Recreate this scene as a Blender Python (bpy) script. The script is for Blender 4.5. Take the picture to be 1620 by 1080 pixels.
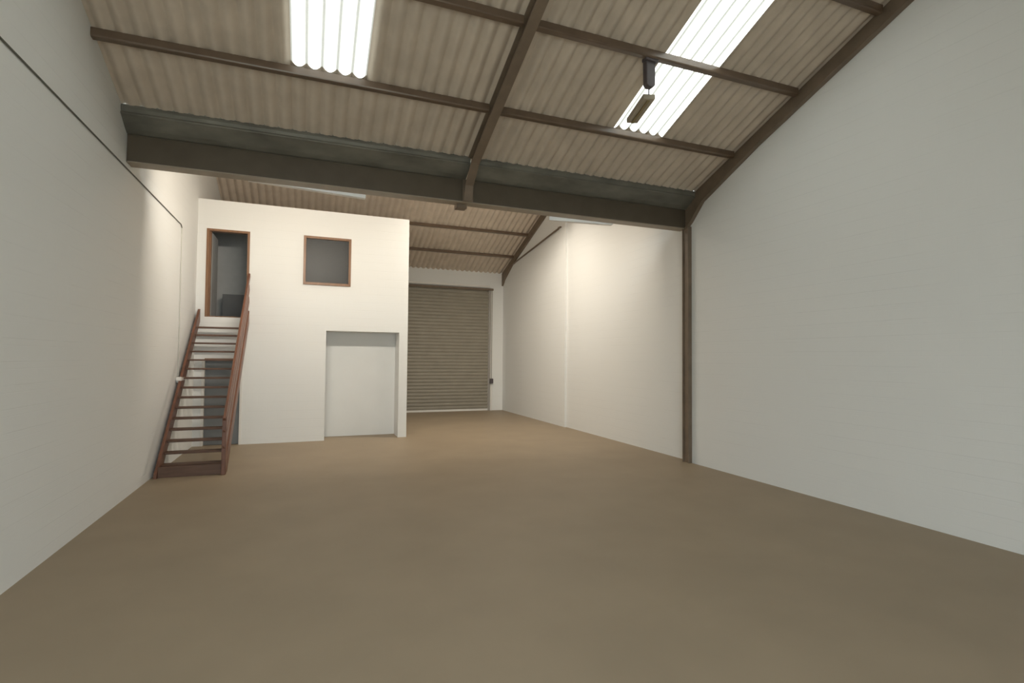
import bpy, bmesh, math
from mathutils import Vector, Matrix

# ------------------------------------------------------------------ camera, sky, exposure
scene = bpy.context.scene
for o in list(bpy.data.objects):
    bpy.data.objects.remove(o)
col = scene.collection

cam_d = bpy.data.cameras.new('camera')
cam = bpy.data.objects.new('camera', cam_d)
col.objects.link(cam)
scene.camera = cam
cam_d.sensor_width = 36.0
cam_d.lens = 829.141 / 1620 * 36.0
cam_d.clip_start = 0.05
yaw, pitch, roll = math.radians(21.224), math.radians(1.830), math.radians(0.506)
fw = Vector((math.sin(yaw) * math.cos(pitch), math.cos(yaw) * math.cos(pitch), math.sin(pitch)))
r0 = Vector((math.cos(yaw), -math.sin(yaw), 0))
u0 = r0.cross(fw)
rt = r0 * math.cos(roll) + u0 * math.sin(roll)
up = -r0 * math.sin(roll) + u0 * math.cos(roll)
m = Matrix((rt, up, -fw)).transposed().to_4x4()
m.translation = Vector((0, 0, 2.0))
cam.matrix_world = m

world = bpy.data.worlds.new('sky')
scene.world = world
world.use_nodes = True
wn = world.node_tree
bg = wn.nodes['Background']
# even overcast daylight; it reaches the hall through the open loading door behind the camera
bg.inputs[0].default_value = (0.90, 0.99, 1.0, 1)
bg.inputs[1].default_value = 5.8

vs = scene.view_settings
vs.view_transform = 'Standard'
vs.look = 'None'
vs.gamma = 1
vs.use_curve_mapping = False
vs.exposure = 0.3

SKY_L = 2.6        # radiance of the daylit translucent roof sheets
SKY_COL = (0.93, 1.0, 0.96)
LAMP_COL = (1.0, 0.90, 0.76)
LAMP_W = (90.0, 24.0, 150.0)

# ------------------------------------------------------------------ dimensions
XL, XR = -2.342, 6.985            # left wall face, near right wall face
XR2, XR3 = 7.085, 7.02            # right wall beyond the column, beyond the pier edge
Y0 = -2.15                        # wall behind the camera
YG = 8.446                        # girder
YB = 13.309                       # front of the office block
YF = 19.071                       # far wall
ZTOP = 5.50                       # top of the office block
XB = 2.335                        # right edge of the block
RA, RS = 5.132, 0.384
Y1 = 3.15                         # near ridge
Y2 = 13.80                        # far ridge


def roof_z(y):
    if y < Y1:
        return RA + RS * (YG - Y1) - RS * (Y1 - y)
    if y < YG:
        return RA + RS * (YG - y)
    zr = 5.27 + RS * (YF - Y2)
    if y < Y2:
        return zr - RS * (Y2 - y)
    return zr - RS * (y - Y2)


# ------------------------------------------------------------------ materials
def nt(name):
    mt = bpy.data.materials.new(name)
    mt.use_nodes = True
    n = mt.node_tree
    return mt, n, n.nodes['Principled BSDF']


def lin(c):
    return tuple(((v / 255) / 12.92 if v / 255 <= 0.04045 else ((v / 255 + 0.055) / 1.055) ** 2.4) for v in c) + (1,)


def mat(name, rgb, rough=0.6, metal=0.0, noise=0.08, scale=6.0, bump=0.0, stretch=None, spec=0.4):
    mt, n, b = nt(name)
    N, L = n.nodes, n.links
    tc = N.new('ShaderNodeTexCoord')
    mp = N.new('ShaderNodeMapping')
    L.new(tc.outputs['Object'], mp.inputs[0])
    if stretch:
        mp.inputs['Scale'].default_value = stretch
    nz = N.new('ShaderNodeTexNoise')
    nz.inputs['Scale'].default_value = scale
    nz.inputs['Detail'].default_value = 5
    L.new(mp.outputs[0], nz.inputs['Vector'])
    cr = N.new('ShaderNodeValToRGB')
    c = rgb if len(rgb) == 4 else tuple(rgb) + (1,)
    cr.color_ramp.elements[0].position = 0.3
    cr.color_ramp.elements[1].position = 0.7
    cr.color_ramp.elements[0].color = tuple(v * (1 - noise) for v in c[:3]) + (1,)
    cr.color_ramp.elements[1].color = tuple(min(1, v * (1 + noise)) for v in c[:3]) + (1,)
    L.new(nz.outputs[0], cr.inputs[0])
    L.new(cr.outputs[0], b.inputs['Base Color'])
    b.inputs['Roughness'].default_value = rough
    b.inputs['Metallic'].default_value = metal
    b.inputs['Specular IOR Level'].default_value = spec
    if bump:
        bp = N.new('ShaderNodeBump')
        bp.inputs['Strength'].default_value = bump
        bp.inputs['Distance'].default_value = 0.01
        L.new(nz.outputs[0], bp.inputs['Height'])
        L.new(bp.outputs[0], b.inputs['Normal'])
    return mt


def block_mat(name, axis, rgb=(0.775, 0.78, 0.765), strength=0.22):
    """painted blockwork: shallow horizontal joints, very faint vertical ones"""
    mt, n, b = nt(name)
    N, L = n.nodes, n.links
    tc = N.new('ShaderNodeTexCoord')
    sp = N.new('ShaderNodeSeparateXYZ')
    L.new(tc.outputs['Object'], sp.inputs[0])
    cb = N.new('ShaderNodeCombineXYZ')
    L.new(sp.outputs['Y' if axis == 'x' else 'X'], cb.inputs['X'])
    L.new(sp.outputs['Z'], cb.inputs['Y'])
    mp = N.new('ShaderNodeMapping')
    mp.inputs['Location'].default_value = (0.05, -0.07, 0)
    L.new(cb.outputs[0], mp.inputs[0])
    br = N.new('ShaderNodeTexBrick')
    br.inputs['Scale'].default_value = 1.0
    br.inputs['Brick Width'].default_value = 0.40
    br.inputs['Row Height'].default_value = 0.20
    br.inputs['Mortar Size'].default_value = 0.006
    br.inputs['Mortar Smooth'].default_value = 0.6
    L.new(mp.outputs[0], br.inputs['Vector'])
    # horizontal courses are what shows; vertical joints are filled with paint
    wv = N.new('ShaderNodeMath'); wv.operation = 'FRACT'
    dv = N.new('ShaderNodeMath'); dv.operation = 'DIVIDE'; dv.inputs[1].default_value = 0.20
    ad = N.new('ShaderNodeMath'); ad.operation = 'ADD'; ad.inputs[1].default_value = 0.07 / 0.2 + 0.5
    L.new(sp.outputs['Z'], dv.inputs[0]); L.new(dv.outputs[0], ad.inputs[0]); L.new(ad.outputs[0], wv.inputs[0])
    sb = N.new('ShaderNodeMath'); sb.operation = 'SUBTRACT'; sb.inputs[1].default_value = 0.5
    ab = N.new('ShaderNodeMath'); ab.operation = 'ABSOLUTE'
    L.new(wv.outputs[0], sb.inputs[0]); L.new(sb.outputs[0], ab.inputs[0])
    jr = N.new('ShaderNodeMapRange'); jr.inputs['From Min'].default_value = 0.0; jr.inputs['From Max'].default_value = 0.035
    L.new(ab.outputs[0], jr.inputs['Value'])
    nz = N.new('ShaderNodeTexNoise')
    nz.inputs['Scale'].default_value = 0.9
    nz.inputs['Detail'].default_value = 3
    L.new(tc.outputs['Object'], nz.inputs['Vector'])
    # joints are more filled in some places than others
    fm = N.new('ShaderNodeMapRange'); fm.inputs['From Min'].default_value = 0.40; fm.inputs['From Max'].default_value = 0.62
    L.new(nz.outputs[0], fm.inputs['Value'])
    inv = N.new('ShaderNodeMath'); inv.operation = 'SUBTRACT'; inv.inputs[0].default_value = 1.0
    L.new(jr.outputs[0], inv.inputs[1])
    mu = N.new('ShaderNodeMath'); mu.operation = 'MULTIPLY'
    L.new(inv.outputs[0], mu.inputs[0]); L.new(fm.outputs[0], mu.inputs[1])
    bf = N.new('ShaderNodeMath'); bf.operation = 'MULTIPLY'; bf.inputs[1].default_value = 0.25
    L.new(br.outputs['Fac'], bf.inputs[0])
    tot = N.new('ShaderNodeMath'); tot.operation = 'ADD'
    L.new(mu.outputs[0], tot.inputs[0]); L.new(bf.outputs[0], tot.inputs[1])
    ng = N.new('ShaderNodeMath'); ng.operation = 'MULTIPLY'; ng.inputs[1].default_value = -1
    L.new(tot.outputs[0], ng.inputs[0])
    bp = N.new('ShaderNodeBump')
    bp.inputs['Strength'].default_value = strength
    bp.inputs['Distance'].default_value = 0.006
    L.new(ng.outputs[0], bp.inputs['Height'])
    L.new(bp.outputs[0], b.inputs['Normal'])
    mx = N.new('ShaderNodeMixRGB')
    mx.inputs[1].default_value = rgb + (1,)
    mx.inputs[2].default_value = tuple(v * 0.90 for v in rgb) + (1,)
    sc = N.new('ShaderNodeMath'); sc.operation = 'MULTIPLY'; sc.inputs[1].default_value = 0.6
    L.new(mu.outputs[0], sc.inputs[0])
    L.new(sc.outputs[0], mx.inputs[0])
    L.new(mx.outputs[0], b.inputs['Base Color'])
    b.inputs['Roughness'].default_value = 0.75
    b.inputs['Specular IOR Level'].default_value = 0.25
    return mt


M = {}
M['wall_x'] = block_mat('painted_blockwork_side', 'x')
M['wall_y'] = block_mat('painted_blockwork_front', 'y')
M['plaster'] = mat('white_plaster', (0.775, 0.78, 0.765), 0.8, noise=0.015, scale=2)
M['floor'] = mat('brown_floor_paint', (0.315, 0.25, 0.175), 0.55, noise=0.05, scale=1.2, spec=0.35)
M['yard'] = mat('pale_concrete_yard', (0.5, 0.48, 0.44), 0.9)
M['sheet'] = mat('fibre_cement_sheet', (0.60, 0.52, 0.43), 0.85, noise=0.08, scale=3, bump=0.15, spec=0.2)
M['steel'] = mat('brown_painted_steel', (0.19, 0.145, 0.105), 0.45, noise=0.12, scale=5)
M['purlin'] = mat('brown_purlin_paint', (0.145, 0.10, 0.068), 0.30, noise=0.12, scale=5, spec=0.6)
M['girder'] = mat('dark_girder_paint', (0.10, 0.08, 0.057), 0.5, noise=0.08, scale=4)
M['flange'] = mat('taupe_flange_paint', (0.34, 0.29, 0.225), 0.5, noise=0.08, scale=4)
M['galv'] = mat('weathered_galvanised_steel', (0.175, 0.17, 0.145), 0.42, metal=0.2, noise=0.28, scale=1.6, stretch=(1.2, 2, 3))
M['timber'] = mat('red_brown_stained_timber', (0.165, 0.070, 0.042), 0.4, noise=0.22, scale=9, stretch=(3, 0.5, 0.5), spec=0.5)
M['tread'] = mat('dark_stained_treads', (0.12, 0.065, 0.042), 0.5, noise=0.2, scale=8, stretch=(0.4, 3, 3))
M['frame'] = mat('varnished_timber_frame', (0.215, 0.11, 0.055), 0.4, noise=0.15, scale=10, stretch=(3, 3, 0.4))
M['grey_door'] = mat('blue_grey_door_paint', (0.20, 0.21, 0.215), 0.5, noise=0.05)
M['grey_room'] = mat('dark_grey_partition', (0.42, 0.43, 0.43), 0.7, noise=0.04)
M['grey_low'] = mat('charcoal_cabinet_board', (0.11, 0.115, 0.12), 0.6, noise=0.05)
M['blind'] = mat('grey_blind_slats', (0.085, 0.087, 0.088), 0.6, noise=0.04)
M['shutter'] = mat('taupe_shutter_steel', (0.285, 0.26, 0.21), 0.5, noise=0.05, scale=3)
M['white'] = mat('white_enamel', (0.74, 0.72, 0.68), 0.45, noise=0.02)
M['cable'] = mat('dark_conduit', (0.12, 0.12, 0.10), 0.6, noise=0.05)
M['drop'] = mat('wall_painted_conduit', (0.52, 0.51, 0.47), 0.6, noise=0.03)
M['lampbody'] = mat('dusty_grey_brown_metal', (0.42, 0.37, 0.29), 0.55, noise=0.1)
M['bracket'] = mat('dark_mauve_grey_metal', (0.10, 0.085, 0.09), 0.5, noise=0.1)


def glass_mat():
    mt, n, b = nt('window_glass')
    b.inputs['Base Color'].default_value = (0.12, 0.125, 0.125, 1)
    b.inputs['Alpha'].default_value = 0.3
    b.inputs['Roughness'].default_value = 0.35
    b.inputs['Specular IOR Level'].default_value = 0.3
    return mt


M['glass'] = glass_mat()


def skylight_mat():
    """translucent rooflight sheet glowing with daylight; shade of the corrugation grooves is put into the emission"""
    mt, n, b = nt('translucent_rooflight')
    N, L = n.nodes, n.links
    tc = N.new('ShaderNodeTexCoord')
    sp = N.new('ShaderNodeSeparateXYZ')
    L.new(tc.outputs['Object'], sp.inputs[0])
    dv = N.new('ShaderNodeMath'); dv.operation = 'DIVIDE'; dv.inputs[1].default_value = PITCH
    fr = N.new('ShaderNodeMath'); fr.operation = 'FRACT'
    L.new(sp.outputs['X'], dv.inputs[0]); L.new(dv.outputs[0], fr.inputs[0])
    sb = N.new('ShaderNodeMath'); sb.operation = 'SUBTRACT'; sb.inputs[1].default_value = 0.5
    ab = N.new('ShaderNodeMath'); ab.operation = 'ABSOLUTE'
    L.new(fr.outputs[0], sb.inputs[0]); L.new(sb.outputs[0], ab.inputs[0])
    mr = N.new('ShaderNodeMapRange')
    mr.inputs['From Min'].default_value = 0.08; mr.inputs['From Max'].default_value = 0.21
    mr.inputs['To Min'].default_value = 0.14; mr.inputs['To Max'].default_value = 1.0  # glow lowered along the grooves to imitate their shade
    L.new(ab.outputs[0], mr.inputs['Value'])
    nz = N.new('ShaderNodeTexNoise'); nz.inputs['Scale'].default_value = 60
    L.new(tc.outputs['Object'], nz.inputs['Vector'])
    m2 = N.new('ShaderNodeMapRange'); m2.inputs['To Min'].default_value = 0.8; m2.inputs['To Max'].default_value = 1.15
    L.new(nz.outputs[0], m2.inputs['Value'])
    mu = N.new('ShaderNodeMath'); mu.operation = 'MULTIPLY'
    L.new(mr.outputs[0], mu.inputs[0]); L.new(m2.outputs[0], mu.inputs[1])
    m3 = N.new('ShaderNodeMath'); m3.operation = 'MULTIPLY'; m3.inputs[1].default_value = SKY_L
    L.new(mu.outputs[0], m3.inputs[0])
    b.inputs['Base Color'].default_value = (0.6, 0.58, 0.52, 1)
    b.inputs['Roughness'].default_value = 0.6
    b.inputs['Emission Color'].default_value = SKY_COL + (1,)
    L.new(m3.outputs[0], b.inputs['Emission Strength'])
    return mt


PITCH = 0.185
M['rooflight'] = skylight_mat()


def emit_mat(name, c, s):
    mt, n, b = nt(name)
    b.inputs['Emission Color'].default_value = c + (1,)
    b.inputs['Emission Strength'].default_value = s
    return mt


M['tube'] = emit_mat('lit_fluorescent_tube', LAMP_COL, 4.0)


# ------------------------------------------------------------------ helpers
def tag(o, label=None, cat=None, group=None, kind=None):
    if label: o['label'] = label
    if cat: o['category'] = cat
    if group: o['group'] = group
    if kind: o['kind'] = kind
    return o


class MB:
    def __init__(s):
        s.bm = bmesh.new()

    def box(s, x0, x1, y0, y1, z0, z1):
        v = [s.bm.verts.new(p) for p in ((x0, y0, z0), (x1, y0, z0), (x1, y1, z0), (x0, y1, z0),
                                         (x0, y0, z1), (x1, y0, z1), (x1, y1, z1), (x0, y1, z1))]
        for f in ((0, 3, 2, 1), (4, 5, 6, 7), (0, 1, 5, 4), (1, 2, 6, 5), (2, 3, 7, 6), (3, 0, 4, 7)):
            s.bm.faces.new([v[i] for i in f])
        return s

    def prism(s, pts, axis, a, b):
        """polygon pts in the plane across `axis`, extruded from a to b"""
        def P(p, t):
            return {'x': (t, p[0], p[1]), 'y': (p[0], t, p[1]), 'z': (p[0], p[1], t)}[axis]
        v0 = [s.bm.verts.new(P(p, a)) for p in pts]
        v1 = [s.bm.verts.new(P(p, b)) for p in pts]
        k = len(pts)
        s.bm.faces.new(v0)
        s.bm.faces.new(v1[::-1])
        for i in range(k):
            j = (i + 1) % k
            s.bm.faces.new((v0[j], v0[i], v1[i], v1[j]))
        return s

    def tube(s, pts, r, n=12, caps=True):
        pts = [Vector(p) for p in pts]
        rings = []
        for i, p in enumerate(pts):
            d = (pts[min(i + 1, len(pts) - 1)] - pts[max(i - 1, 0)]).normalized()
            a = d.cross(Vector((0, 0, 1)))
            if a.length < 0.1:
                a = d.cross(Vector((1, 0, 0)))
            a.normalize()
            b = d.cross(a)
            rings.append([s.bm.verts.new(p + a * r * math.cos(2 * math.pi * k / n) + b * r * math.sin(2 * math.pi * k / n)) for k in range(n)])
        for q0, q1 in zip(rings, rings[1:]):
            for k in range(n):
                s.bm.faces.new((q0[k], q0[(k + 1) % n], q1[(k + 1) % n], q1[k]))
        if caps:
            s.bm.faces.new(rings[0][::-1])
            s.bm.faces.new(rings[-1])
        return s

    def beam(s, p0, p1, prof):
        """closed 2-D profile [(side, up)] swept from p0 to p1"""
        p0, p1 = Vector(p0), Vector(p1)
        d = (p1 - p0).normalized()
        a = d.cross(Vector((0, 0, 1))).normalized()
        b = a.cross(d)
        r_ = [[s.bm.verts.new(p + a * u_ + b * w_) for u_, w_ in prof] for p in (p0, p1)]
        k = len(prof)
        for i in range(k):
            j = (i + 1) % k
            s.bm.faces.new((r_[0][i], r_[0][j], r_[1][j], r_[1][i]))
        s.bm.faces.new(r_[0][::-1])
        s.bm.faces.new(r_[1])
        return s

    def build(s, name, material, parent=None, bevel=0.0, smooth=False, origin=None):
        bmesh.ops.recalc_face_normals(s.bm, faces=s.bm.faces)
        if origin is not None:
            bmesh.ops.translate(s.bm, verts=s.bm.verts, vec=-Vector(origin))
        me = bpy.data.meshes.new(name)
        s.bm.to_mesh(me)
        s.bm.free()
        me.materials.append(material)
        o = bpy.data.objects.new(name, me)
        col.objects.link(o)
        if origin is not None:
            o.location = origin
        if smooth:
            for p in me.polygons:
                p.use_smooth = True
        if parent:
            o.parent = parent
            o.location = o.location - parent.location
            if origin is None:
                pass
        if bevel:
            md = o.modifiers.new('bevel', 'BEVEL')
            md.width = bevel
            md.segments = 2
            md.limit_method = 'ANGLE'
        return o


def struct(name, mb, material, parent=None, bevel=0.0):
    o = mb.build(name, material, parent, bevel)
    if not parent:
        tag(o, kind='structure')
    return o


def empty(name, loc, label=None, cat=None, group=None, kind=None):
    o = bpy.data.objects.new(name, None)
    o.location = loc
    o.empty_display_size = 0.2
    col.objects.link(o)
    return tag(o, label, cat, group, kind)


# ------------------------------------------------------------------ floor and walls
struct('floor', MB().box(XL - 0.3, XR2 + 0.3, Y0 - 0.3, YF + 0.3, -0.2, 0), M['floor'])


def side_profile(y0, y1, extra=0.0):
    ys = [y0] + [y for y in (Y1, YG - 0.001, YG + 0.001, Y2) if y0 < y < y1] + [y1]
    top = [(y, roof_z(y) + extra) for y in ys]
    return [(y0, 0)] + top + [(y1, 0)]


struct('wall_left', MB().prism(side_profile(Y0, YF + 0.2, 0.03), 'x', XL - 0.25, XL), M['wall_x'])
struct('wall_right', MB().prism(side_profile(Y0, YG, 0.03), 'x', XR, XR + 0.4), M['wall_x'])
struct('wall_right', MB().prism(side_profile(YG, 13.79, 0.03), 'x', XR2, XR + 0.4), M['wall_x'])
struct('wall_right', MB().prism(side_profile(13.79, YF + 0.2, 0.03), 'x', XR3, XR + 0.4), M['wall_x'])
# wall behind the camera with its open loading door
BD = (-1.9, 2.2, 4.3)
w = MB()
w.box(XL - 0.25, BD[0], Y0 - 0.25, Y0, 0, roof_z(Y0) + 0.1)
w.box(BD[1], XR + 0.4, Y0 - 0.25, Y0, 0, roof_z(Y0) + 0.1)
w.box(BD[0], BD[1], Y0 - 0.25, Y0, BD[2], roof_z(Y0) + 0.1)
struct('wall_back', w, M['wall_y'])
struct('floor_yard', MB().box(-30, 35, -45, Y0 - 0.3, -0.25, -0.02), M['yard'])
pl_d = bpy.data.lights.new('daylight_portal', 'AREA')
pl_d.shape = 'RECTANGLE'
pl_d.size = BD[1] - BD[0]
pl_d.size_y = BD[2]
pl_d.cycles.is_portal = True
pl_o = bpy.data.objects.new('daylight_portal', pl_d)
col.objects.link(pl_o)
pl_o.location = ((BD[0] + BD[1]) / 2, Y0 - 0.12, BD[2] / 2)
pl_o.rotation_euler = (math.radians(90), 0, 0)

# far wall round the shutter opening
SH0, SH1, SHZ = 2.75, 6.44, 4.66
w = MB()
w.box(XL, SH0, YF, YF + 0.2, 0, roof_z(YF) + 0.05)
w.box(SH1, XR3, YF, YF + 0.2, 0, roof_z(YF) + 0.05)
w.box(SH0, SH1, YF, YF + 0.045, SHZ, roof_z(YF) + 0.05)
struct('wall_far', w, M['wall_y'])
struct('trim_1', MB().box(SH0, SH1 + 0.02, YF - 0.10, YF + 0.0, 4.70, 4.77), M['white'], bevel=0.006)

# ------------------------------------------------------------------ corrugated roof (real corrugations)
SK = [(-0.2775, 0.6475), (4.4400, 5.3650)]         # rooflight strips, five corrugations each
SKY_NEAR_END = 7.06


def corr(x):
    t = x / PITCH
    c = abs(math.cos(math.pi * t))                  # 0 in the narrow grooves (t = n + 1/2)
    return -0.060 * (c ** 1.15)


def sheet(name, x0, x1, y0, y1, material, parent=None, drop=0.0, thick=0.012, steps=14):
    n = max(2, round((x1 - x0) / PITCH * steps))
    bm = bmesh.new()
    rows = []
    for y in (y0, y1):
        for dz in (0.0, thick):
            rows.append([bm.verts.new((x0 + (x1 - x0) * i / n, y, roof_z(y) + 0.060 + dz - drop + corr(x0 + (x1 - x0) * i / n))) for i in range(n + 1)])
    b0, t0, b1, t1 = rows
    for i in range(n):
        bm.faces.new((b0[i], b1[i], b1[i + 1], b0[i + 1]))
        bm.faces.new((t0[i], t0[i + 1], t1[i + 1], t1[i]))
    # edge faces have vertices of their own, so they do not bend the smooth shading of the sheet
    dup = lambda v: bm.verts.new(v.co)
    for i in range(n):
        bm.faces.new([dup(v) for v in (b0[i], b0[i + 1], t0[i + 1], t0[i])])
        bm.faces.new([dup(v) for v in (b1[i], t1[i], t1[i + 1], b1[i + 1])])
    bm.faces.new([dup(v) for v in (b0[0], t0[0], t1[0], b1[0])])
    bm.faces.new([dup(v) for v in (b0[n], b1[n], t1[n], t0[n])])
    bm.normal_update()
    me = bpy.data.meshes.new(name)
    bm.to_mesh(me); bm.free()
    me.materials.append(material)
    o = bpy.data.objects.new(name, me)
    col.objects.link(o)
    for p in me.polygons:
        p.use_smooth = len(p.vertices) == 4 and abs(p.normal.z) > 0.3
    if parent: o.parent = parent
    return o


xs = [XL - 0.2, SK[0][0], SK[0][1], SK[1][0], SK[1][1], XR2 + 0.25]
near = empty('ceiling', (0, 0, 0), kind='structure')
for k in (0, 2, 4):
    sheet('corrugated_sheet', xs[k], xs[k + 1], Y1, 8.16, M['sheet'], near)
    sheet('corrugated_sheet', xs[k], xs[k + 1], Y0 - 0.2, Y1, M['sheet'], near)
for k, (a, b) in enumerate(SK):
    sheet('corrugated_sheet', a, b, SKY_NEAR_END, 8.16, M['sheet'], near)
    sheet('corrugated_sheet', a, b, Y1, Y1 + 0.6, M['sheet'], near)
    sheet('corrugated_sheet', a, b, Y0 - 0.2, Y1, M['sheet'], near)
far = empty('ceiling', (0, 0, 0), kind='structure')
sheet('corrugated_sheet', xs[0], xs[5], 8.72, Y2, M['sheet'], far)
sheet('corrugated_sheet', xs[0], xs[5], Y2, YF + 0.2, M['sheet'], far)
# outside valley strip above the gutter, closing the roof between the two slopes
struct('trim_2', MB().box(XL - 0.2, XR + 0.35, 8.17, 8.74, 5.45, 5.50), M['galv'])
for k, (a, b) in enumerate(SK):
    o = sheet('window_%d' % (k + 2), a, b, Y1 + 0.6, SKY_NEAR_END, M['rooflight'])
    tag(o, ('wide glowing translucent rooflight strip in the corrugated roof left of the middle rafter',
            'glowing translucent rooflight strip right of the middle rafter, with a box lamp hanging in front')[k], kind='structure')

# ------------------------------------------------------------------ steelwork
# purlins: angle sections framed between rafters
PG = 'purlins under the corrugated roof'


def purlin(x0, x1, y, label, h=0.10, fl=0.085, dy=0.0):
    th = 0.012
    s_ = MB()
    z = roof_z(y) + 0.0
    zb = z - h
    r = 0.02
    # web facing the camera, rounded heel, bottom flange going away from it
    z += 0.002
    pr_ = [(0, z), (0, zb + r), (0.006, zb + 0.006), (r, zb), (fl, zb), (fl, zb + th), (th + 0.01, zb + th), (th, zb + th + 0.01), (th, z)]
    s_.prism([(y + a, b) for a, b in pr_], 'x', x0, x1)
    o = s_.build('roof_purlin', M['purlin'])
    if dy:
        o.location.y += 0
    return tag(o, label, 'purlin', PG)


RX0, RX1 = 2.36, 2.50
purlin(XL, RX0, 7.07, 'brown steel purlin crossing just below the left rooflight, from left wall to middle rafter')
purlin(RX1, 6.90, 7.07, 'brown steel purlin just below the right rooflight, between middle rafter and wall rafter')
purlin(XL, RX0, 5.77, 'short stretch of brown purlin at top of frame left of the middle rafter')
purlin(RX1, 6.90, 5.77, 'brown steel purlin crossing the right rooflight, carrying the dark hanging bracket')
purlin(RX1, 6.90, 4.50, 'brown purlin cut by top right corner of frame beside the wall rafter')
purlin(XB - 2.0, XR3 - 0.07, 16.45, 'upper of two dark purlins on the far roof slope above the roller shutter', 0.09, 0.09)
purlin(XB - 2.0, XR3 - 0.07, 17.80, 'lower of two dark purlins on the far roof slope above the roller shutter', 0.09, 0.09)


def i_prof(w_, d_, tf=0.014, tw=0.012):
    h = w_ / 2
    return [(-h, 0), (h, 0), (h, tf), (tw, tf), (tw, d_ - tf), (h, d_ - tf), (h, d_), (-h, d_), (-h, d_ - tf), (-tw, d_ - tf), (-tw, tf), (-h, tf)]


# middle rafter, with its knee coming down over gutter and girder
mr = empty('rafter', (2.43, 8.36, 4.62), 'brown steel middle rafter running up the roof from the girder between the rooflights', 'rafter', 'roof rafters')
w = MB()
DR = 0.19
pts_top = [(Y1, roof_z(Y1)), (7.90, roof_z(7.90))]
w.prism([(Y1, roof_z(Y1)), (8.20, roof_z(8.20)), (8.36, 4.98), (8.36, 4.64), (8.28, 4.86), (7.95, 5.13), (Y1, roof_z(Y1) - DR)], 'x', 2.422, 2.438)
w.build('web', M['steel'], mr)
w = MB()
w.prism([(Y1, roof_z(Y1) - DR), (7.95, 5.13), (8.28, 4.86), (8.36, 4.62), (8.35, 4.62), (8.265, 4.85), (7.94, 5.116), (Y1, roof_z(Y1) - DR - 0.014)], 'x', RX0, RX1)
w.build('bottom_flange', M['steel'], mr)
w = MB()
w.prism([(Y1, roof_z(Y1)), (8.12, roof_z(8.12)), (8.12, roof_z(8.12) - 0.014), (Y1, roof_z(Y1) - 0.014)], 'x', RX0, RX1)
w.build('top_flange', M['steel'], mr)
MB().box(2.34, 2.52, 8.345, 8.365, 4.60, 4.97).build('end_plate', M['steel'], mr, 0.003)
MB().box(2.28, 2.46, 8.50, 8.66, 4.53, 4.598).build('bearing_bracket', M['steel'], mr, 0.004)

# rafter along the right wall, near bay
rr = empty('rafter', (6.94, 8.3, 4.6), 'dark brown steel rafter sloping up along the right wall from the column head', 'rafter', 'roof rafters')
w = MB()
w.prism([(Y1, roof_z(Y1)), (8.15, roof_z(8.15)), (8.40, 5.0), (8.40, 4.58), (8.24, 4.70), (7.92, 5.02), (6.62, 5.60), (Y1, roof_z(Y1) - 0.25)], 'x', 6.935, XR - 0.003)
w.build('web', M['steel'], rr)
w = MB()
w.prism([(Y1, roof_z(Y1) - 0.24), (6.62, 5.61), (7.92, 5.03), (8.24, 4.71), (8.40, 4.60), (8.39, 4.575), (8.23, 4.69), (7.91, 5.01), (6.61, 5.59), (Y1, roof_z(Y1) - 0.255)], 'x', 6.90, XR - 0.003)
w.build('bottom_flange', M['steel'], rr)

# rafter along the right wall, far bay
fr_ = empty('rafter', (6.98, YF, 4.85), 'dark rafter on the far right wall sloping down to a pointed knee beside the shutter', 'rafter', 'roof rafters')
w = MB()
w.prism([(Y2, roof_z(Y2)), (YF, roof_z(YF)), (YF, 4.80), (18.85, 5.0), (18.0, 5.46), (Y2, roof_z(Y2) - 0.25)], 'x', 6.955, XR3)
w.build('web', M['steel'], fr_)

# column against the right wall
cl = empty('column', (6.98, 8.36, 0), 'slim brown steel column standing against the right wall under the girder end', 'column')
MB().box(6.90, 7.085, 8.275, 8.30, 0, 4.62).build('front_flange', M['steel'], cl, 0.003)
MB().box(6.90, 7.085, 8.43, 8.455, 0, 4.62).build('rear_flange', M['steel'], cl, 0.003)
MB().box(6.925, 7.0, 8.30, 8.43, 0, 4.62).build('web', M['steel'], cl)

# girder
gz0, gz1 = 4.60, 4.98
gd = empty('girder', (2.3, 8.50, gz0), 'deep dark brown steel girder spanning the hall below the galvanised gutter', 'girder')
MB().box(XL + 0.005, 6.99, 8.408, 8.435, gz0 + 0.018, gz1 - 0.015).build('web', M['girder'], gd)
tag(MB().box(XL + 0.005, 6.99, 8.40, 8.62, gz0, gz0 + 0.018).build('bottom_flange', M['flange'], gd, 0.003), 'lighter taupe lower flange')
MB().box(XL + 0.005, 6.99, 8.40, 8.60, gz1 - 0.015, gz1).build('top_flange', M['girder'], gd)

# valley gutter: folded galvanised profile
def gutter(x0, x1, label):
    p = [(8.118, 5.262), (8.108, 5.255), (8.108, 5.22), (8.116, 5.175), (8.106, 5.165), (8.103, 5.152), (8.110, 5.140), (8.135, 5.128), (8.215, 5.075), (8.30, 5.02), (8.375, 4.985), (8.42, 4.982)]
    q = [(a + 0.012, b + 0.012) for a, b in p]
    w = MB()
    w.prism(p + [(8.60, 4.982), (8.60, 5.0)] + q[::-1], 'x', x0, x1)
    o = w.build('valley_gutter', M['galv'], bevel=0.0)
    return tag(o, label, 'gutter', 'valley gutter lengths')


gutter(XL + 0.005, 2.40, 'long weathered galvanised gutter length on the girder left of the middle rafter')
gutter(2.46, 6.93, 'weathered galvanised gutter length on the girder right of the middle rafter')

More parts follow.
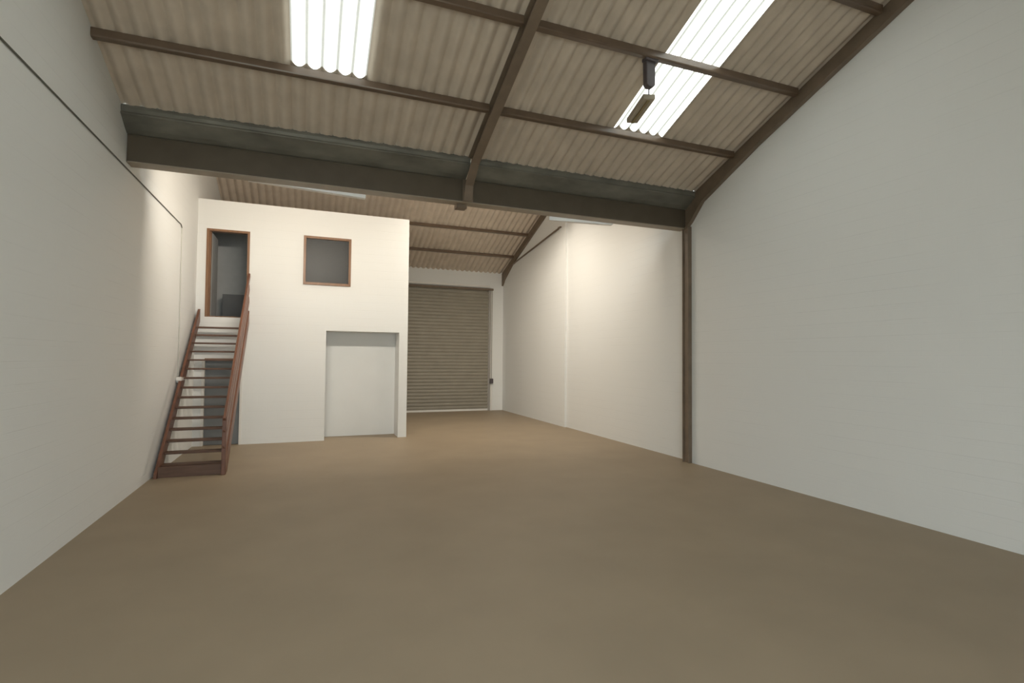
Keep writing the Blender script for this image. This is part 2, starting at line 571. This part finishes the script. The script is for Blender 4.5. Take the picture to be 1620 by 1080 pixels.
# brace rod on the far right wall
w = MB()
w.tube([(6.985, 14.20, 5.93), (6.985, 17.9, 5.49)], 0.028, 10)
br = w.build('brace_bar', M['steel'])
tag(br, 'thin dark steel bar slanting up the far right wall from the rafter knee', 'brace')
MB().box(6.97, XR3, 14.05, 14.20, 5.94, 5.975).build('fixing_clip', M['steel'], br)
MB().box(6.97, XR3, 17.84, 17.92, 5.47, 5.53).build('fixing_clip', M['steel'], br)

# ------------------------------------------------------------------ office block
D1 = (-2.165, -1.295, 2.865, 4.845)     # upstairs door opening
W1 = (-0.150, 0.930, 3.705, 4.870)      # window opening
N1 = (0.392, 2.125, 2.62)               # recess
D2 = (-2.19, -1.385, 1.94)              # downstairs door
TH = 0.15
w = MB()


def wall_grid(w, x0, x1, z0, z1, holes, y0, y1):
    """wall slab with rectangular holes, cut into rectangles"""
    X_ = sorted({x0, x1, *[h[0] for h in holes], *[h[1] for h in holes]})
    for a, b in zip(X_, X_[1:]):
        hs = sorted((h[2], h[3]) for h in holes if h[0] <= a + 1e-6 and h[1] >= b - 1e-6)
        z = z0
        for h0, h1 in hs:
            if h0 > z: w.box(a, b, y0, y1, z, h0)
            z = h1
        if z < z1: w.box(a, b, y0, y1, z, z1)


wall_grid(w, XL, XB, 0, ZTOP, [(D1[0], D1[1], D1[2], D1[3]), (W1[0], W1[1], W1[2], W1[3]),
                               (N1[0], N1[1], 0, N1[2]), (D2[0], D2[1], 0, D2[2])], YB, YB + TH)
bmesh.ops.remove_doubles(w.bm, verts=w.bm.verts, dist=1e-5)
struct('wall_front', w, M['wall_y'])
struct('wall_side', MB().box(XB - 0.15, XB, YB + TH, 17.6, 0, ZTOP), M['wall_x'])
struct('wall_rear', MB().box(XL, XB, 17.6, 17.75, 0, ZTOP), M['wall_y'])
struct('ceiling_office', MB().box(XL, XB, YB + TH, 17.6, ZTOP - 0.12, ZTOP), M['plaster'])
# recess lining
w = MB()
w.box(N1[0] - 0.1, N1[1] + 0.08, 13.96, 14.06, 0, N1[2] + 0.1)
w.box(N1[0] - 0.1, N1[0], YB + TH, 13.96, 0, N1[2] + 0.1)
w.box(N1[1], N1[1] + 0.06, YB + TH, 13.96, 0, N1[2] + 0.1)
w.box(N1[0], N1[1], YB + TH, 13.96, N1[2], N1[2] + 0.1)
struct('wall_recess', w, M['plaster'])
# mezzanine floor inside
struct('floor_office', MB().box(XL, XB - 0.15, YB + TH, 17.6, 2.74, 2.86), M['grey_low'])
# lobby behind the upstairs door
w = MB()
w.box(XL, -0.85, 15.05, 15.15, 2.86, ZTOP - 0.12)
w.box(-0.95, -0.85, YB + TH, 15.05, 2.86, ZTOP - 0.12)
struct('wall_lobby', w, M['grey_room'])

# upstairs door
d1 = empty('door_1', ((D1[0] + D1[1]) / 2, YB, D1[2]), 'open upstairs doorway with brown timber frame at the head of the stairs', kind='structure')
w = MB()
w.box(D1[0], D1[0] + 0.06, YB - 0.012, YB + TH, D1[2], D1[3])
w.box(D1[1] - 0.05, D1[1], YB - 0.012, YB + TH, D1[2], D1[3])
w.box(D1[0] + 0.05, D1[1] - 0.05, YB - 0.012, YB + TH, D1[3] - 0.05, D1[3])
w.box(D1[0] + 0.05, D1[0] + 0.085, YB + 0.05, YB + TH, D1[2], D1[3] - 0.05)
w.box(D1[0] + 0.05, D1[1] - 0.05, YB + 0.0, YB + TH, D1[2], D1[2] + 0.02)
w.build('door_frame', M['frame'], d1, 0.003)
w = MB()
w.box(D1[0] + 0.05, D1[0] + 0.09, YB + TH + 0.01, YB + TH + 0.80, D1[2] + 0.02, D1[3] - 0.06)
leaf = w.build('door_leaf', M['grey_room'], d1, 0.003)
struct('trim_3', MB().box(-2.0, -0.96, 14.60, 15.03, 2.862, 3.52), M['grey_low'])

# window
w1 = empty('window_1', ((W1[0] + W1[1]) / 2, YB, W1[2]), 'small square brown-framed window high in the office block', kind='structure')
w = MB()
t = 0.055
w.box(W1[0], W1[0] + t, YB - 0.02, YB + 0.08, W1[2], W1[3])
w.box(W1[1] - t, W1[1], YB - 0.02, YB + 0.08, W1[2], W1[3])
w.box(W1[0] + t, W1[1] - t, YB - 0.02, YB + 0.08, W1[3] - t, W1[3])
w.box(W1[0] + t, W1[1] - t, YB - 0.035, YB + 0.08, W1[2], W1[2] + t * 1.1)
w.build('window_frame', M['frame'], w1, 0.003)
MB().box(W1[0] + t, W1[1] - t, YB + 0.035, YB + 0.041, W1[2] + t, W1[3] - t).build('pane', M['glass'], w1)
w = MB()
z = W1[2] + 0.02
while z < W1[3] - 0.03:
    w.prism([(YB + 0.085, z), (YB + 0.093, z), (YB + 0.118, z + 0.034), (YB + 0.110, z + 0.034)], 'x', W1[0] + 0.01, W1[1] - 0.01)
    z += 0.03
w.box(W1[0] + 0.005, W1[1] - 0.005, YB + 0.125, YB + 0.135, W1[2], W1[3])
w.build('blind', M['blind'], w1)

# downstairs door
d2 = empty('door_2', ((D2[0] + D2[1]) / 2, YB, 0), 'dark blue-grey door in white frame behind the open stairs', kind='structure')
w = MB()
w.box(D2[0], D2[0] + 0.05, YB - 0.01, YB + TH, 0, D2[2])
w.box(D2[1] - 0.045, D2[1], YB - 0.015, YB + TH, 0, D2[2])
w.build('door_frame', M['white'], d2, 0.003)
MB().box(D2[0] + 0.05, D2[1] - 0.045, YB - 0.01, YB + TH, D2[2] - 0.04, D2[2]).build('door_head', M['frame'], d2, 0.003)
MB().box(D2[0] + 0.05, D2[1] - 0.045, YB + 0.10, YB + 0.14, 0.005, D2[2] - 0.04).build('door_leaf', M['grey_door'], d2, 0.003)

# ------------------------------------------------------------------ roller shutter
rs = empty('roller_shutter', ((SH0 + SH1) / 2, YF, 0), 'closed taupe slatted roller shutter filling the far wall opening', 'roller shutter')
ns = 37
p0, p1 = 0.07, 4.70
sp_ = (p1 - p0) / ns
prof = []
for k in range(ns):
    z = p0 + k * sp_
    for a, dy in ((0.0, 0.020), (0.10, 0.008), (0.28, -0.003), (0.5, -0.006), (0.72, -0.003), (0.90, 0.008), (0.97, 0.020)):
        prof.append((YF + 0.05 + dy, z + a * sp_))
back = [(YF + 0.12, p1), (YF + 0.12, p0)]
w = MB()
w.prism(prof + [(YF + 0.08, p1)] + back, 'x', SH0, SH1 + 0.01)
w.build('slat_curtain', M['shutter'], rs)
MB().box(SH0, SH1, YF + 0.03, YF + 0.09, 0.0, 0.07).build('bottom_rail', M['white'], rs, 0.004)
w = MB()
w.tube([(SH0, YF - 0.03, 4.63), (SH1 + 0.16, YF - 0.03, 4.63)], 0.045, 14)
w.build('shutter_axle', M['steel'], rs)
w = MB()
w.box(SH1, SH1 + 0.014, YF - 0.03, YF - 0.001, 0, 4.60)
w.box(SH1 + 0.045, SH1 + 0.06, YF - 0.02, YF - 0.001, 0, 4.60)
w.build('guide_rail', M['steel'], rs)
w = MB()
w.box(SH1 + 0.07, SH1 + 0.15, YF - 0.05, YF - 0.001, 0, 4.60)
w.build('side_channel', M['white'], rs, 0.004)
w = MB()
w.tube([(SH1 + 0.10, YF - 0.08, 4.60), (SH1 + 0.10, YF - 0.08, 1.20)], 0.008, 6)
w.build('pull_chain', M['cable'], rs)
w = MB()
w.box(SH1 + 0.03, SH1 + 0.16, YF - 0.16, YF - 0.05, 1.03, 1.22)
w.build('chain_keeper', M['bracket'], rs, 0.02)

# ------------------------------------------------------------------ open timber stairs
SY0, SY1 = 10.12, YB - 0.02         # foot, head
SL = 0.905                          # rise over run
SXL, SXR = -2.29, -1.27


def sz(y):
    return (y - SY0) * 0.915


st = empty('open_staircase', ((SXL + SXR) / 2, SY0, 0), 'steep red-brown timber open-tread staircase against the left wall up to the doorway', 'staircase')


def stringer(x0, x1):
    lo, hi = -0.16, 0.16
    yb = SY0 - lo / 0.915
    w = MB()
    w.prism([(SY0 - 0.10, 0), (SY0 + 0.175, 0), (SY1, sz(SY1) + lo), (SY1, sz(SY1) + 0.13), (SY1 - 0.06, sz(SY1) + 0.09), (SY0 - 0.10, 0.07)], 'x', x0, x1)
    return w


stringer(SXL, SXL + 0.045).build('stringer', M['timber'], st, 0.004)
stringer(SXR - 0.045, SXR).build('stringer', M['timber'], st, 0.004)
nt_ = 15
for k in range(nt_):
    z = 0.175 * (k + 1)
    y = SY0 + z / 0.915 - 0.06
    MB().box(SXL + 0.045, SXR - 0.045, y, y + 0.20, z - 0.035, z).build('tread', M['tread'], st, 0.006)
MB().box(SXL + 0.045, SXR - 0.045, SY0 - 0.04, SY0 - 0.01, 0.0, 0.175).build('bottom_riser', M['tread'], st, 0.004)
# handrail and newel
HY0, HZ0, HY1, HZ1 = 10.03, 0.98, YB - 0.03, 3.86
MB().beam((SXR - 0.02, HY0 - 0.05, HZ0 - 0.05), (SXR - 0.02, HY1, HZ1), [(-0.022, -0.07), (0.022, -0.07), (0.022, 0.03), (-0.022, 0.03)]).build('handrail', M['timber'], st, 0.01)
for dz in (0.30, 0.57):
    MB().beam((SXR - 0.02, HY0, HZ0 - dz), (SXR - 0.02, HY1, HZ1 - dz), [(-0.015, -0.08), (0.015, -0.08), (0.015, 0.08), (-0.015, 0.08)]).build('middle_rail', M['timber'], st, 0.005)
MB().box(SXR - 0.055, SXR + 0.012, HY0 - 0.03, HY0 + 0.05, 0, HZ0).build('newel_post', M['timber'], st, 0.006)

# ------------------------------------------------------------------ wall conduit and switch box
w = MB()
w.tube([(XL + 0.010, Y0 + 0.02, 4.50), (XL + 0.010, 5.3, 4.51), (XL + 0.010, 11.66, 4.52)], 0.009, 8)
w.tube([(XL + 0.010, 11.66, 4.52), (XL + 0.010, 11.74, 4.47)], 0.009, 8)
cd = w.build('wall_conduit', M['cable'])  # shading along the conduit run is put into this dark colour
tag(cd, 'thin cable, darkened to stand for its shadow line, running high along the left wall then dropping straight down', 'cable')
w = MB()
w.tube([(XL + 0.010, 11.74, 4.47), (XL + 0.010, 11.76, 1.60)], 0.010, 8)
tag(w.build('cable_drop', M['drop'], cd), 'white painted vertical drop')
bx = empty('wall_box', (XL, 11.76, 1.55), 'small white wall box where the cable drops beside the stairs', 'switch box')
w = MB()
w.box(XL, XL + 0.10, 11.60, 11.95, 1.51, 1.585)
w.build('box_body', M['white'], bx, 0.015)
w = MB()
w.box(XL, XL + 0.05, 11.66, 11.86, 1.475, 1.51)
w.build('mounting_plate', M['white'], bx, 0.004)


# ------------------------------------------------------------------ strip lamps behind the girder
def strip_lamp(x0, x1, z0, z1, power, label, y=9.24, aim=84, overhead=False):
    root = empty('strip_lamp', ((x0 + x1) / 2, y, (z0 + z1) / 2), label, 'strip light', 'strip lights hung behind the girder')
    w = MB()
    if overhead:
        w.beam((x0, y, z0), (x1, y, z1), [(0.095, -0.005), (0.09, 0.05), (0.03, 0.10), (-0.03, 0.10), (-0.09, 0.05), (-0.095, -0.005), (-0.09, -0.005), (-0.085, 0.045), (-0.027, 0.092), (0.027, 0.092), (0.085, 0.045), (0.09, -0.005)])
    else:
        w.beam((x0, y, z0), (x1, y, z1), [(0.05, 0.0), (-0.05, 0.0), (-0.05, 0.012), (0.038, 0.012), (0.038, 0.085), (0.05, 0.085)])
    w.build('reflector_casing', M['white'], root)
    w = MB()
    w.tube([(x0 + 0.04, y, z0 + 0.05), (x1 - 0.04, y, z1 + 0.05)], 0.014, 10)
    w.build('tube', M['tube'], root)
    for f in (0.15, 0.85):
        x = x0 + (x1 - x0) * f
        w = MB()
        w.tube([(x, y - 0.03, z0 + (z1 - z0) * f + 0.08), (x, y - 0.03, roof_z(y))], 0.006, 6)
        w.build('hanging_wire', M['cable'], root)
    ld = bpy.data.lights.new('tube_light', 'AREA')
    ld.shape = 'RECTANGLE'
    ld.size = x1 - x0 - 0.1
    ld.size_y = 0.07
    ld.energy = power
    ld.color = LAMP_COL
    lo = bpy.data.objects.new('tube_light', ld)
    col.objects.link(lo)
    lo.parent = root
    lo.location = (0, 0.0, 0.025) if overhead else (0, 0.055, 0.055)
    lo.rotation_euler = (math.radians(aim), math.atan2(z0 - z1, x1 - x0), 0)
    return root


# area light emits along its local -Z; a 90 degree turn about X aims it along +Y
strip_lamp(-0.95, 0.86, 4.79, 4.71, LAMP_W[0], 'pale strip light hanging behind the girder above the office block')
strip_lamp(4.33, 5.76, 4.70, 4.75, LAMP_W[1], 'pale strip light behind the girder at the right wall end')

strip_lamp(3.5, 5.2, 6.14, 6.14, LAMP_W[2], 'added strip light, unseen above the girder, brightening the floor towards the roller shutter', 12.6, 16, True)  # extra lamp hidden above the girder, added to brighten the far bay

# ------------------------------------------------------------------ hanging bracket and box lamp by the right rooflight
hb = empty('hanging_bracket', (4.25, 5.86, 6.08), 'dark stubby bracket hanging from the purlin over the right rooflight edge', 'bracket')
w = MB()
w.prism([(4.175, 6.06), (4.325, 6.06), (4.32, 5.72), (4.285, 5.685), (4.215, 5.685), (4.18, 5.72)], 'y', 5.83, 5.92)
w.build('bracket_body', M['bracket'], hb, 0.012)
MB().box(4.15, 4.35, 5.80, 5.90, 6.03, 6.075).build('purlin_clamp', M['bracket'], hb, 0.004)
MB().tube([(4.255, 5.885, 5.69), (4.285, 5.93, 5.63)], 0.009, 8).build('suspension_wire', M['bracket'], hb)
bl = empty('box_lamp', (4.395, 6.29, 5.58), 'grey-brown oblong box lamp hanging in front of the right rooflight', 'hanging lamp')
w = MB()
w.box(-0.085, 0.085, -0.375, 0.375, -0.01, 0.06)
b1 = w.build('lamp_body', M['lampbody'], None, 0.008)
b1.parent = bl
w = MB()
w.box(-0.02, 0.02, -0.34, 0.34, -0.028, -0.008)
b2 = w.build('centre_strip', mat('brass_tinted_strip', (0.27, 0.21, 0.10), 0.5), None, 0.004)
b2.parent = bl
bl.rotation_euler = (0, 0, math.radians(-16))
